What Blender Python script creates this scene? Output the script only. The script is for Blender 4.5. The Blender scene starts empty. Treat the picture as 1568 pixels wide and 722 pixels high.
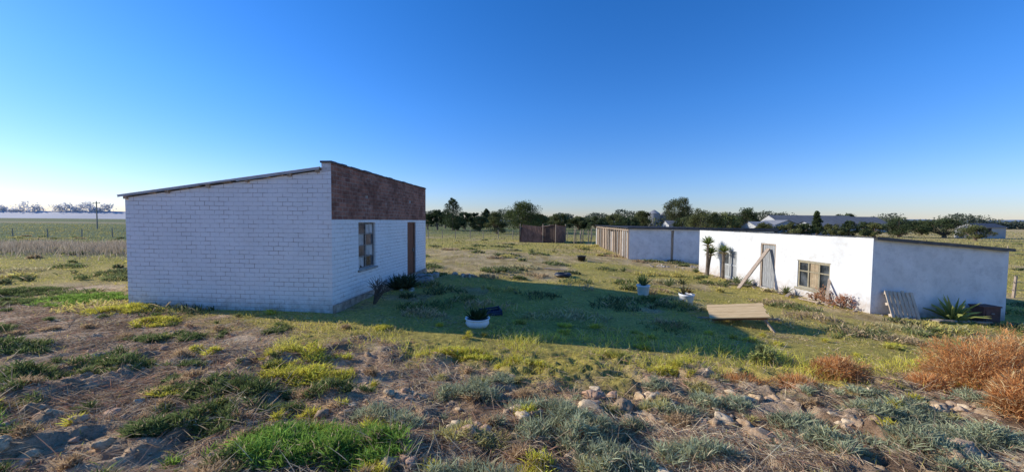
import bpy, math, random
import numpy as np
from mathutils import Vector, Matrix
random.seed(7); R=np.random.default_rng(11)
scn=bpy.context.scene
COL=scn.collection
rad=math.radians
# ------------------------------------------------------------ noise / terrain
def vn(x,y,s=0):
    x=np.asarray(x,float); y=np.asarray(y,float)
    xi=np.floor(x); yi=np.floor(y); fx=x-xi; fy=y-yi
    fx=fx*fx*(3-2*fx); fy=fy*fy*(3-2*fy)
    def h(a,b):
        v=np.sin(a*127.1+b*311.7+s*74.7)*43758.5453
        return v-np.floor(v)
    return (h(xi,yi)*(1-fx)+h(xi+1,yi)*fx)*(1-fy)+(h(xi,yi+1)*(1-fx)+h(xi+1,yi+1)*fx)*fy
def fbm(x,y,s=0,o=4):
    t=0;a=.5;n=0
    for i in range(o):
        t=t+a*vn(x*2**i+i*17.3,y*2**i-i*9.1,s+i); n+=a; a*=.5
    return t/n
def ss(a,b,x):
    t=np.clip((np.asarray(x,float)-a)/(b-a),0,1); return t*t*(3-2*t)
def base_h(x,y):
    x=np.asarray(x,float); y=np.asarray(y,float)
    lat=-np.interp(x,[-3,11,16.5,30],[0,.72,1.04,1.15])*(.35+.65*ss(2,9,y))
    w=ss(22,48,y); h=lat*(1-w)-.5*w
    h=h+.48*np.exp(-(np.maximum(y,0)/4.3)**2)
    return h
def brown_mask(x,y):
    # 1 = bare straw / soil, 0 = grass
    n=fbm(x*.45+3,y*.45,5)-.5; n3=fbm(x*2.1+3,y*2.1,6)-.5
    lim=np.interp(x,[-16,-9,-5,-3,0,4,7,12],[9.0,8.4,6.6,5.1,4.7,4.7,4.8,5.6])
    m=1-ss(-.5,.5,y-lim+n*3.0+n3*1.8)
    n2=fbm(x*.16+9,y*.16,8)
    far=ss(.54,.68,n2)*ss(8,13,y)*.6
    far=np.maximum(far,ss(.60,.72,fbm(x*.8,y*.8,9))*ss(7,10,y)*.6)
    lf=np.exp(-(((x+12.5)/2.2)**2+((y-10.6)/1.1)**2))
    return np.clip(np.maximum(np.maximum(m,far),lf),0,1)
def G(x,y):
    h=base_h(x,y); x=np.asarray(x,float); y=np.asarray(y,float)
    near=1-ss(25,60,y)
    h=h+(fbm(x*.7,y*.7,1)-.5)*.12*near
    b=(1-ss(4.6,7.0,y))
    h=h+(fbm(x*2.6,y*2.6,2)-.5)*.20*b
    cl=fbm(x*6.,y*6.,3,4); h=h+(ss(.40,.62,cl)-.4)*.085*b*ss(.38,.58,fbm(x*1.2,y*1.2,14))
    h=h+(fbm(x*17,y*17,15,3)-.5)*.035*b
    return h
g=lambda x,y: float(G(x,y))
# ------------------------------------------------------------ mesh helpers
def empty(name,loc=(0,0,0),rz=0):
    o=bpy.data.objects.new(name,None); o.location=loc; o.rotation_euler=(0,0,rz)
    o.empty_display_size=.3; COL.objects.link(o); return o
def np_mesh(name,V,T,C=None,mats=(),parent=None,midx=None,smooth=False):
    V=np.asarray(V,np.float32); T=np.asarray(T,np.int32)
    me=bpy.data.meshes.new(name); k=T.shape[1]
    me.vertices.add(len(V)); me.vertices.foreach_set('co',V.ravel())
    me.loops.add(T.size); me.loops.foreach_set('vertex_index',T.ravel())
    me.polygons.add(len(T)); me.polygons.foreach_set('loop_start',np.arange(0,T.size,k,dtype=np.int32))
    me.polygons.foreach_set('loop_total',np.full(len(T),k,np.int32))
    for m in mats: me.materials.append(m)
    if midx is not None: me.polygons.foreach_set('material_index',np.asarray(midx,np.int32))
    if smooth: me.polygons.foreach_set('use_smooth',np.ones(len(T),bool))
    if C is not None:
        a=me.color_attributes.new('Col','FLOAT_COLOR','POINT')
        c=np.ones((len(V),4),np.float32); c[:,:3]=C; a.data.foreach_set('color',c.ravel())
    me.update(); me.validate()
    o=bpy.data.objects.new(name,me); COL.objects.link(o)
    if parent: o.parent=parent
    return o
class MB:
    def __init__(s): s.v=[];s.f=[];s.m=[];s.uv=[]
    def quad(s,pts,m=0,uv=None):
        b=len(s.v); s.v+= [tuple(p) for p in pts]; s.f.append(tuple(range(b,b+len(pts)))); s.m.append(m)
        s.uv.append(uv or [(0,0)]*len(pts))
    def box(s,a,b,m=0,M=None):
        x0,y0,z0=a;x1,y1,z1=b
        c=[Vector(p) for p in ((x0,y0,z0),(x1,y0,z0),(x1,y1,z0),(x0,y1,z0),(x0,y0,z1),(x1,y0,z1),(x1,y1,z1),(x0,y1,z1))]
        if M is not None: c=[M@p for p in c]
        for q in ((0,3,2,1),(4,5,6,7),(0,1,5,4),(1,2,6,5),(2,3,7,6),(3,0,4,7)):
            s.quad([c[i] for i in q],m)
    def tube(s,p,q,r0,r1,n=7,m=0,cap=True):
        p=Vector(p);q=Vector(q);d=(q-p)
        if d.length<1e-6:return
        d.normalize(); u=d.orthogonal().normalized(); w=d.cross(u); b=len(s.v)
        for c,r in ((p,r0),(q,r1)):
            for i in range(n):
                a=2*math.pi*i/n; s.v.append(tuple(c+(u*math.cos(a)+w*math.sin(a))*r))
        for i in range(n):
            j=(i+1)%n; s.f.append((b+i,b+j,b+n+j,b+n+i)); s.m.append(m); s.uv.append([(0,0)]*4)
        if cap:
            s.f.append(tuple(b+i for i in range(n))[::-1]); s.m.append(m); s.uv.append([(0,0)]*n)
            s.f.append(tuple(b+n+i for i in range(n))); s.m.append(m); s.uv.append([(0,0)]*n)
    def lathe(s,prof,c,n=20,m=0):
        b=len(s.v)
        for r,z in prof:
            for i in range(n):
                a=2*math.pi*i/n; s.v.append((c[0]+r*math.cos(a),c[1]+r*math.sin(a),c[2]+z))
        for k in range(len(prof)-1):
            for i in range(n):
                j=(i+1)%n; s.f.append((b+k*n+i,b+k*n+j,b+(k+1)*n+j,b+(k+1)*n+i)); s.m.append(m); s.uv.append([(0,0)]*4)
    def obj(s,name,mats,parent=None,smooth=False,bevel=0):
        me=bpy.data.meshes.new(name); me.from_pydata(s.v,[],s.f)
        for m in mats: me.materials.append(m)
        uvl=me.uv_layers.new(name='UVMap')
        for p,mi,uv in zip(me.polygons,s.m,s.uv):
            p.material_index=mi; p.use_smooth=smooth
            for k,li in enumerate(p.loop_indices): uvl.data[li].uv=uv[k]
        me.update()
        o=bpy.data.objects.new(name,me); COL.objects.link(o)
        if parent: o.parent=parent
        if bevel:
            b=o.modifiers.new('bev','BEVEL'); b.width=bevel; b.segments=1
        return o
# ------------------------------------------------------------ materials
def newmat(name):
    m=bpy.data.materials.new(name); m.use_nodes=True; nt=m.node_tree
    return m,nt,nt.nodes['Principled BSDF']
def N(nt,t,**k):
    n=nt.nodes.new(t)
    for a,b in k.items(): setattr(n,a,b)
    return n
def ramp(nt,src,stops):
    r=N(nt,'ShaderNodeValToRGB'); e=r.color_ramp.elements
    e[0].position=stops[0][0]; e[0].color=(*stops[0][1],1)
    e[1].position=stops[-1][0]; e[1].color=(*stops[-1][1],1)
    for p,c in stops[1:-1]:
        x=e.new(p); x.color=(*c,1)
    nt.links.new(src,r.inputs[0]); return r.outputs[0]
def noise(nt,vec,scale,detail=6,rough=.6):
    n=N(nt,'ShaderNodeTexNoise'); n.inputs['Scale'].default_value=scale; n.inputs['Detail'].default_value=detail
    n.inputs['Roughness'].default_value=rough
    if vec is not None: nt.links.new(vec,n.inputs['Vector'])
    return n.outputs['Fac']
def mix(nt,f,a,b,mode='MIX'):
    n=N(nt,'ShaderNodeMix',data_type='RGBA',blend_type=mode)
    for s,v in ((0,f),(6,a),(7,b)):
        if isinstance(v,(int,float)): n.inputs[s].default_value=v
        elif isinstance(v,tuple): n.inputs[s].default_value=(*v,1)
        else: nt.links.new(v,n.inputs[s])
    return n.outputs[2]
def bump(nt,h,s,d,bs,prev=None):
    b=N(nt,'ShaderNodeBump'); b.inputs['Strength'].default_value=s; b.inputs['Distance'].default_value=d
    nt.links.new(h,b.inputs['Height'])
    if prev is not None: nt.links.new(prev,b.inputs['Normal'])
    if bs is not None: nt.links.new(b.outputs[0],bs.inputs['Normal'])
    return b.outputs[0]
def noisy(name,c1,c2,scale=6,rough=.85,bs_=.4,bd=.01,metal=0,stretch=None,c3=None):
    m,nt,b=newmat(name); tc=N(nt,'ShaderNodeTexCoord'); v=tc.outputs['Object']
    if stretch:
        mp=N(nt,'ShaderNodeMapping'); mp.inputs['Scale'].default_value=stretch; nt.links.new(v,mp.inputs[0]); v=mp.outputs[0]
    f=noise(nt,v,scale); st=[(.32,c1),(.68,c2)]
    if c3: st=[(.3,c1),(.5,c3),(.7,c2)]
    nt.links.new(ramp(nt,f,st),b.inputs['Base Color'])
    b.inputs['Roughness'].default_value=rough; b.inputs['Metallic'].default_value=metal
    bump(nt,noise(nt,v,scale*5),bs_,bd,b); return m
def foliage_mat(name,tr=.35):
    m=bpy.data.materials.new(name); m.use_nodes=True; nt=m.node_tree; nt.nodes.clear()
    o=N(nt,'ShaderNodeOutputMaterial'); a=N(nt,'ShaderNodeVertexColor',layer_name='Col')
    d=N(nt,'ShaderNodeBsdfDiffuse'); t=N(nt,'ShaderNodeBsdfTranslucent'); mx=N(nt,'ShaderNodeMixShader')
    mx.inputs[0].default_value=tr
    nt.links.new(a.outputs[0],d.inputs[0]); nt.links.new(a.outputs[0],t.inputs[0])
    nt.links.new(d.outputs[0],mx.inputs[1]); nt.links.new(t.outputs[0],mx.inputs[2]); nt.links.new(mx.outputs[0],o.inputs[0]); return m
FOL=foliage_mat('foliage',.42); FOLT=foliage_mat('tree_foliage',.3); STR=foliage_mat('straw',.25)
def wall_mat(name,brick=True,kind='paint'):
    m,nt,b=newmat(name); uv=N(nt,'ShaderNodeUVMap').outputs[0]
    big=noise(nt,uv,.9,5); fine=noise(nt,uv,26,5,.7); med=noise(nt,uv,5,6,.65)
    sep=N(nt,'ShaderNodeSeparateXYZ'); nt.links.new(uv,sep.inputs[0])
    if brick:
        bt=N(nt,'ShaderNodeTexBrick'); bt.offset=.5
        for k,vv in (('Scale',1),('Mortar Size',.005),('Mortar Smooth',.35),('Brick Width',.235),('Row Height',.1),('Bias',0)): bt.inputs[k].default_value=vv
        dis=N(nt,'ShaderNodeVectorMath',operation='ADD'); sc=N(nt,'ShaderNodeVectorMath',operation='SCALE')
        nn=N(nt,'ShaderNodeTexNoise'); nn.inputs['Scale'].default_value=3; nt.links.new(uv,nn.inputs['Vector'])
        nt.links.new(nn.outputs['Color'],sc.inputs[0]); sc.inputs['Scale'].default_value=.03
        nt.links.new(uv,dis.inputs[0]); nt.links.new(sc.outputs[0],dis.inputs[1]); nt.links.new(dis.outputs[0],bt.inputs['Vector'])
    if kind=='paint':
        c=ramp(nt,big,[(.3,(.80,.79,.77)),(.6,(.88,.87,.85))] if brick else [(.3,(.60,.60,.59)),(.6,(.70,.70,.69))])
        c=mix(nt,ramp(nt,med,[(.35,(.2,.2,.2)),(.75,(0,0,0))]),c,(.64,.61,.58) if brick else (.50,.48,.45))
        dz=N(nt,'ShaderNodeMapRange'); dz.inputs[1].default_value=.65; dz.inputs[2].default_value=-.05; nt.links.new(sep.outputs[1],dz.inputs[0])
        if not brick: dz.inputs[1].default_value=.3; dz.inputs[2].default_value=-.75
        mm=N(nt,'ShaderNodeMath',operation='MULTIPLY'); nt.links.new(dz.outputs[0],mm.inputs[0]); nt.links.new(med,mm.inputs[1])
        c=mix(nt,ramp(nt,mm.outputs[0],[(.22,(0,0,0)),(.58,(.85,.85,.85))]),c,(.36,.26,.18))
        if brick:
            worn=ramp(nt,noise(nt,uv,2.3,7,.75),[(.44,(.05,.05,.05)),(.62,(1,1,1))])
            inv=N(nt,'ShaderNodeMath',operation='MULTIPLY'); nt.links.new(bt.outputs['Fac'],inv.inputs[0]); nt.links.new(worn,inv.inputs[1])
            c=mix(nt,inv.outputs[0],c,(.32,.22,.18))
            c=mix(nt,ramp(nt,noise(nt,uv,9,8,.8),[(.67,(0,0,0)),(.71,(1,1,1))]),c,(.42,.27,.22))
        else:
            c=mix(nt,ramp(nt,noise(nt,uv,1.7,8,.8),[(.50,(0,0,0)),(.64,(.55,.55,.55))]),c,(.46,.42,.36))
    elif kind=='shade':
        c=ramp(nt,big,[(.3,(.66,.65,.63)),(.62,(.84,.82,.80))])
        c=mix(nt,ramp(nt,noise(nt,uv,2.4,8,.75),[(.48,(0,0,0)),(.64,(.5,.5,.5))]),c,(.50,.49,.48))
        dz=N(nt,'ShaderNodeMapRange'); dz.inputs[1].default_value=-.3; dz.inputs[2].default_value=-.95; nt.links.new(sep.outputs[1],dz.inputs[0])
        mm=N(nt,'ShaderNodeMath',operation='MULTIPLY'); nt.links.new(dz.outputs[0],mm.inputs[0]); nt.links.new(med,mm.inputs[1])
        c=mix(nt,ramp(nt,mm.outputs[0],[(.15,(0,0,0)),(.5,(.8,.8,.8))]),c,(.33,.28,.24))
    else:
        bt.inputs['Color1'].default_value=(.38,.16,.105,1); bt.inputs['Color2'].default_value=(.18,.075,.055,1); bt.inputs['Mortar'].default_value=(.34,.25,.20,1)
        bt.inputs['Mortar Size'].default_value=.010
        c=mix(nt,ramp(nt,med,[(.42,(0,0,0)),(.75,(.5,.5,.5))]),bt.outputs['Color'],(.48,.30,.23))
        c=mix(nt,ramp(nt,noise(nt,uv,4,8,.8),[(.57,(0,0,0)),(.68,(.7,.7,.7))]),c,(.58,.48,.42))
        c=mix(nt,ramp(nt,noise(nt,uv,1.6,6,.7),[(.46,(0,0,0)),(.60,(.65,.65,.65))]),c,(.11,.045,.03))
    nt.links.new(c,b.inputs['Base Color']); b.inputs['Roughness'].default_value=.8
    if kind=='brick': b.inputs['Specular IOR Level'].default_value=.15
    p=bump(nt,fine,.35,.006,None)
    p2=bump(nt,med,.4,.02,None,p)
    if brick:
        iv=N(nt,'ShaderNodeMath',operation='SUBTRACT'); iv.inputs[0].default_value=1; nt.links.new(bt.outputs['Fac'],iv.inputs[1])
        bump(nt,iv.outputs[0],.9,.010,b,p2)
    else: nt.links.new(p2,b.inputs['Normal'])
    return m
M_PB=wall_mat('painted_brick'); M_PL=wall_mat('lime_plaster',False); M_SH=wall_mat('weathered_plaster',False,'shade'); M_BR=wall_mat('bare_brick',True,'brick')
M_ROOF=noisy('dark_roof_sheet',(.035,.035,.04),(.10,.095,.09),4,.6,.3,.004)
M_ROOFL=noisy('pale_roof_sheet',(.30,.30,.30),(.5,.5,.49),3,.6,.3,.004)
M_CONC=noisy('concrete',(.28,.26,.23),(.42,.40,.36),5)
M_WOOD=noisy('weathered_wood',(.26,.19,.13),(.54,.42,.31),5,.9,.5,.006,0,(6,6,.7))
M_WOODD=noisy('brown_door_wood',(.16,.055,.025),(.27,.10,.05),5,.7,.4,.004,0,(8,8,.6))
M_PLY=noisy('plywood',(.60,.40,.18),(.76,.54,.28),4,.8,.3,.003,0,(1,5,1))
M_CREAM=noisy('khaki_window_frame',(.24,.20,.12),(.36,.31,.21),9,.7,.3,.003)
M_STEEL=noisy('old_steel_frame',(.12,.11,.10),(.32,.29,.26),12,.6)
M_GREY=noisy('grey_door_paint',(.20,.20,.20),(.34,.34,.33),4,.7,.3,.003,0,(3,3,.8))
M_RUST=noisy('rusty_iron',(.13,.06,.035),(.34,.18,.11),3,.8,.4,.006,0,(1,1,.6),(.21,.11,.07))
M_WHITE=noisy('white_enamel',(.74,.73,.71),(.87,.86,.84),8,.45,.2,.003)
M_BLACK=noisy('black_plastic',(.012,.012,.014),(.035,.035,.038),6,.5)
M_SOIL=noisy('potting_soil',(.05,.035,.025),(.12,.09,.06),20)
M_CLOTH=noisy('curtain_cloth',(.38,.34,.30),(.72,.70,.66),7,.95,.3,.01,0,(3,3,.6))
M_DARK=noisy('dark_interior',(.012,.012,.014),(.03,.03,.03),4)
M_BARK=noisy('bark',(.09,.06,.04),(.22,.17,.12),8,.95,.8,.02)
M_DRY=noisy('dry_twig',(.16,.11,.07),(.34,.25,.17),10)
m,nt,b=newmat('window_glass'); tc=N(nt,'ShaderNodeTexCoord')
nt.links.new(ramp(nt,noise(nt,tc.outputs['Object'],3),[(.4,(.02,.025,.03)),(.7,(.12,.13,.14))]),b.inputs['Base Color'])
b.inputs['Roughness'].default_value=.12; M_GLASS=m
def attr_mat(name,rough=.95):
    m,nt,b=newmat(name); a=N(nt,'ShaderNodeVertexColor',layer_name='Col'); tc=N(nt,'ShaderNodeTexCoord')
    f=noise(nt,tc.outputs['Object'],16,9,.8)
    c=mix(nt,1.0,a.outputs[0],ramp(nt,f,[(.32,(.50,.45,.40)),(.64,(1.25,1.22,1.17))]),'MULTIPLY')
    nt.links.new(c,b.inputs['Base Color']); b.inputs['Roughness'].default_value=rough; b.inputs['Specular IOR Level'].default_value=.1
    bump(nt,f,.8,.03,b); return m
M_ROCK=attr_mat('clod_rock')
m,nt,b=newmat('ground_soil_grass'); a=N(nt,'ShaderNodeVertexColor',layer_name='Col'); tc=N(nt,'ShaderNodeTexCoord'); v=tc.outputs['Object']
c=mix(nt,1.0,a.outputs[0],ramp(nt,noise(nt,v,11,9,.85),[(.32,(.34,.30,.26)),(.5,(1,1,1)),(.68,(1.6,1.55,1.45))]),'MULTIPLY')
c=mix(nt,1.0,c,ramp(nt,noise(nt,v,.8,6,.7),[(.3,(.75,.75,.75)),(.7,(1.25,1.2,1.15))]),'MULTIPLY')
nt.links.new(c,b.inputs['Base Color']); b.inputs['Roughness'].default_value=1; b.inputs['Specular IOR Level'].default_value=.05
bump(nt,noise(nt,v,30,9,.8),1,.04,b,bump(nt,noise(nt,v,4,8,.7),.5,.10,None)); M_GROUND=m
# ------------------------------------------------------------ ground sheet
def grow(s,step,lim,k=1.09):
    o=[];x=s
    while x<lim: step*=k; x+=step; o.append(x)
    return o
xr=grow(10,.06,4500); xl=[-q for q in grow(10,.06,4500)][::-1]
xs=np.array(xl+list(np.arange(-10,10.01,.035))+xr)
ys=np.array([-q for q in grow(1,.3,60,1.4)][::-1]+list(np.arange(-1,.8,.2))+list(np.arange(.8,7.5,.035))+grow(7.5,.05,5000,1.05))
X,Y=np.meshgrid(xs,ys); x=X.ravel(); y=Y.ravel()
V=np.stack([x,y,G(x,y)],1)
nx,ny=len(xs),len(ys); I=np.arange(nx*ny).reshape(ny,nx)
F=np.stack([I[:-1,:-1].ravel(),I[:-1,1:].ravel(),I[1:,1:].ravel(),I[1:,:-1].ravel()],1)
bm_=brown_mask(x,y)[:,None]; n1=fbm(x*.3,y*.3,21)[:,None]; n2=ss(.3,.7,fbm(x*2.3,y*2.3,22))[:,None]
soil=np.array([.34,.22,.135])*(1-n2)+np.array([.70,.51,.33])*n2
grs=np.array([.36,.32,.07])*(1-n1)+np.array([.60,.46,.15])*n1
C=grs*(1-bm_)+soil*bm_
fard=ss(40,90,y)[:,None]
lft=np.array([.16,.19,.085])*np.ones((len(x),3)); st=ss(.45,.6,vn(x*.002,y*.03,4))[:,None]
lft=lft*(1-st)+np.array([.31,.27,.15])*st
rgt=np.array([.58,.44,.21])*np.ones((len(x),3))
side=ss(20,60,x)[:,None]; C=C*(1-fard)+(lft*(1-side)+rgt*side)*fard
lz=(ss(-16,-22,x)*ss(16,22,y))[:,None]; C=C*(1-lz)+(lft*1.05)*lz
np_mesh('ground',V,F,C,[M_GROUND],smooth=True)
# ------------------------------------------------------------ blades
def blades(P,D,w,C,curve=.25,cv=.25,tri=False):
    n=len(P); L=np.linalg.norm(D,axis=1,keepdims=True)+1e-6
    r=R.normal(size=(n,3)); S=np.cross(D/L,r); S/=np.linalg.norm(S,axis=1,keepdims=True)+1e-6
    w=np.broadcast_to(np.asarray(w,float).reshape(-1,1) if np.ndim(w) else np.full((n,1),w),(n,1))
    T=P+D
    T[:,2]-=(L*curve*R.random((n,1)))[:,0]*.5
    C=C*(1+cv*(R.random((n,1))-.5)*2)
    if tri:
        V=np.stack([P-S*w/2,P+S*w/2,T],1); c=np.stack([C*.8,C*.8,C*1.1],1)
        return V.reshape(-1,3),c.reshape(-1,3),np.arange(3*n).reshape(n,3)
    Mi=P+D*.55+np.array([0,0,1])*L*curve*.12
    V=np.stack([P-S*w/2,P+S*w/2,Mi-S*w*.42,Mi+S*w*.42,T],1)
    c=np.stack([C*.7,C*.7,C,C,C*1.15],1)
    b=(np.arange(n)*5)[:,None]
    T3=np.concatenate([b+[0,1,3],b+[0,3,2],b+[2,3,4]],1).reshape(-1,3)
    return V.reshape(-1,3),c.reshape(-1,3),T3
def join(parts):
    vs=[];cs=[];ts=[];o=0
    for v,c,t in parts: vs.append(v);cs.append(c);ts.append(t+o);o+=len(v)
    return np.concatenate(vs),np.clip(np.concatenate(cs),0,.88),np.concatenate(ts)
def put(name,parts,mat=FOL,parent=None):
    v,c,t=join(parts); return np_mesh(name,v,t,c,[mat],parent)
def inb(x,y):
    def t(ox,oy,rz,x0,x1,y0,y1):
        dx=x-ox;dy=y-oy;c,s=math.cos(-rz),math.sin(-rz); u=dx*c-dy*s; v=dx*s+dy*c
        return (u>x0)&(u<x1)&(v>y0)&(v<y1)
    return t(-4.0,8.11,-.08,-5.1,.1,-.05,6.7)|t(11.33,11.45,.055,-.05,5,-.05,9.7)|t(8.5,26.5,-.07,-.1,9,-.1,15)
def field(n,y0,y1,k=1.75,ex=2):
    yy=np.exp(R.uniform(math.log(y0),math.log(y1),n)); xx=R.uniform(-1,1,n)*(k*yy+ex)
    ok=~inb(xx,yy); return xx[ok],yy[ok]
def updir(n,h,lean=.4):
    a=R.uniform(0,2*np.pi,n); l=R.random(n)*lean*h
    return np.stack([np.cos(a)*l,np.sin(a)*l,np.broadcast_to(h,(n,))],1)
px,py=field(440000,1.6,36)
bmk=brown_mask(px,py); cl=fbm(px*1.3,py*1.3,31); cl2=fbm(px*.35,py*.35,32); cl3=fbm(px*3.5,py*3.5,33)
keep=R.random(len(px))<(1-bmk)*np.clip(.22+2.4*(cl-.38),.05,1)*np.clip(.3+2.2*(cl3-.32),.12,1)+.02*bmk
px,py,cl,cl2,cl3=px[keep],py[keep],cl[keep],cl2[keep],cl3[keep]; n=len(px)
band=np.exp(-((py-5.8-.35*np.sin(px*.6))/1.1)**2)*ss(-4.5,-3,px)
h=(.022+.10*R.random(n)*(cl*1.3)*(cl3+.4)+.14*band*R.random(n)*(cl3*2))*np.interp(py,[1,8,34],[1,1,1.3])
t=np.clip(cl2*2-.25+(cl3-.5)+(cl-.5)*.8,0,1)[:,None]; ye=np.clip(band*(cl+.5)*1.4,0,1)[:,None]
ca=np.array([.32,.34,.075])*(1-t)+np.array([.72,.60,.16])*t
ca=ca*(1-ye)+np.array([.86,.74,.13])*ye
dry=(R.random(n)<.18)[:,None]; ca=np.where(dry,np.array([.78,.58,.34]),ca)
P=np.stack([px,py,G(px,py)-.005],1)
nearm=py<10
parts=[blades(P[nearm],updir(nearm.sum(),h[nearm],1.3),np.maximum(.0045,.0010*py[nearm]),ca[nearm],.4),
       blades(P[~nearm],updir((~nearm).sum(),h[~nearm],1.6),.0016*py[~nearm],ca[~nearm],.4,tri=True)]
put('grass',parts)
px,py=field(90000,28,150); cl=fbm(px*.25,py*.25,41); k=(R.random(len(px))<np.clip((cl-.3)*2,.05,1))
px,py,cl=px[k],py[k],cl[k]; n=len(px)
t=np.clip(cl*2-.6,0,1)[:,None]; ca=np.array([.28,.30,.10])*(1-t)+np.array([.53,.43,.18])*t
P=np.stack([px,py,G(px,py)-.01],1)
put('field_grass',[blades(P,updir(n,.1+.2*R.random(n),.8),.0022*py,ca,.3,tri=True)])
n=30000; px=R.uniform(-62,-17,n); py=24-(px+17)*.06+R.normal(size=n)*2.2
P=np.stack([px,py,G(px,py)-.02],1); ca=np.array([.62,.48,.32])*(.6+.6*R.random((n,1)))
put('tall_dry_grass',[blades(P,updir(n,(.2+.5*R.random(n))*(.4+fbm(px*.5,py*.5,3)),.5),.04,ca,.3,tri=True)],STR)
# straw litter
px,py=field(430000,1.2,10.5); bmk=brown_mask(px,py); cl=fbm(px*1.8,py*1.8,51)
k=R.random(len(px))<np.clip(bmk+.08,0,1)*np.clip((cl-.36)*4.5,.12,1); px,py=px[k],py[k]; n=len(px)
flow=fbm(px*1.2,py*1.2,52)*9; a=flow+R.normal(size=n)*1.1; L=.03+.19*R.random(n)**2.4
up=(R.random(n)<.08)*R.random(n)
D=np.stack([np.cos(a)*L,np.sin(a)*L,(R.random(n)-.35)*L*.35+up*L*1.2],1)
tone=np.clip(R.random((n,1))*.9+(fbm(px*.9,py*.9,53)[:,None]-.4),0,1); ca=np.array([.26,.165,.10])*(1-tone)+np.array([.84,.66,.43])*tone
pk=(R.random((n,1))<.14); ca=np.where(pk,np.array([.60,.33,.21]),ca)
P=np.stack([px,py,G(px,py)+.005+.035*R.random(n)*fbm(px*4,py*4,54)],1)
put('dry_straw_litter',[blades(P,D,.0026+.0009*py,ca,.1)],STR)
def patch(cx,cy,rx,ry,n,hh,col,w=.011,mnd=.12,jag=1.):
    a=R.uniform(0,2*np.pi,n); r=np.sqrt(R.random(n))*1.15; x=cx+np.cos(a)*r*rx; y=cy+np.sin(a)*r*ry
    e=fbm(x*3.4+cx,y*3.4,61); e2=fbm(x*9,y*9,65); k=(r+(e-.5)*2.6*jag+(e2-.5)*.9*jag+R.normal(size=n)*.08)<.78; x,y,r=x[k],y[k],r[k]; m=len(x)
    z=G(x,y)+mnd*np.clip(1-r*r,0,1)*(.1+1.5*fbm(x*6,y*6,62)**1.5)*R.random(m)**.5
    d=updir(m,hh*(.4+.8*R.random(m)),1.7); P=np.stack([x,y,z],1)
    c=np.array(col)*(.55+.95*fbm(x*5,y*5,63)[:,None])
    dr=R.random((m,1))<.08; c=np.where(dr,np.array([[.6,.45,.26]]),c)
    return blades(P,d,w,c,.2,.35)
BG=(.25,.38,.07);DG=(.17,.21,.07);GG=(.40,.42,.25);YG=(.66,.58,.09);BR=(.55,.38,.21)
parts=[patch(-1.5,2.75,.95,.34,13000,.075,BG,.008,.12,.5)]
for cx,cy,rx,ry,c in [(-5.6,4.2,.5,.35,DG),(-10.8,9.2,1.1,.6,BG),(-12.6,8.7,.9,.5,DG),(-8.6,8.1,.7,.5,YG),(-5.8,6.1,.6,.3,DG),(-5.3,4.8,.7,.35,DG),(-7.4,5.3,.6,.35,DG),
   (-3.1,3.9,.7,.3,DG),(-2.7,3.2,.6,.28,DG),(-4.6,2.9,.4,.25,BG),(-3.0,5.1,.5,.35,YG),(-2.6,4.5,.5,.3,YG),(-1.9,3.9,.4,.25,DG),(-9.4,6.3,.8,.4,DG),(-.8,5.6,.5,.3,YG),(-7.0,7.2,.5,.3,YG),(-13.5,10.,1.0,.7,DG)]:
    parts.append(patch(cx,cy,rx,ry,int(7500*rx*ry*2.6)+300,.075,c,.010))
for cx,cy,rx,ry in [(-.45,4.0,.45,.22),(.5,3.15,.5,.28),(.75,2.7,.4,.25),(2.3,4.0,.45,.22),(1.5,2.8,.45,.22),(4.3,3.9,.6,.25),(4.4,3.4,.5,.22),(2.6,3.0,.4,.25),(-.3,2.4,.35,.2),(3.5,3.1,.4,.22),(.3,3.6,.35,.18),(-1.2,3.4,.3,.18),(2.7,3.5,.35,.18),(5.6,4.2,.4,.25),(3.6,2.4,.4,.22),(.2,2.0,.3,.2),(1.3,2.1,.3,.2),(2.3,2.3,.3,.2)]:
    parts.append(patch(cx,cy,rx,ry,int(9500*rx*ry*2.6)+300,.07,GG,.008,.14,.9))
for i in range(280):
    yy=math.exp(random.uniform(math.log(1.8),math.log(8))); xx=random.uniform(-1.5,1.5)*yy
    if inb(np.array([xx]),np.array([yy]))[0]: continue
    c=random.choice([GG,GG,YG,BR,(.50,.44,.17)]) if xx>-1 else random.choice([DG,DG,YG,BR,BR])
    if xx>-3 and yy>4.8: c=random.choice([YG,YG,(.52,.47,.11)])
    s=random.uniform(.06,.20); parts.append(patch(xx,yy,s,s*.8,int(250+6000*s*s*3),.06,c,.008,.07,.6))
put('succulent_groundcover',parts)
parts=[]
for i in range(330):
    yy=math.exp(random.uniform(math.log(8.0),math.log(50))); xx=random.uniform(-1.5,1.5)*yy
    if inb(np.array([xx]),np.array([yy]))[0]: continue
    s=random.uniform(.12,.55); parts.append(patch(xx,yy,s*1.6,s,int(500*s+100),.13,random.choice([(.24,.26,.10),(.20,.23,.08),(.66,.55,.17),(.54,.46,.23),(.16,.18,.08),(.56,.41,.23)]),.0020*yy+.006,.13))
put('field_weeds',parts)
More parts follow.
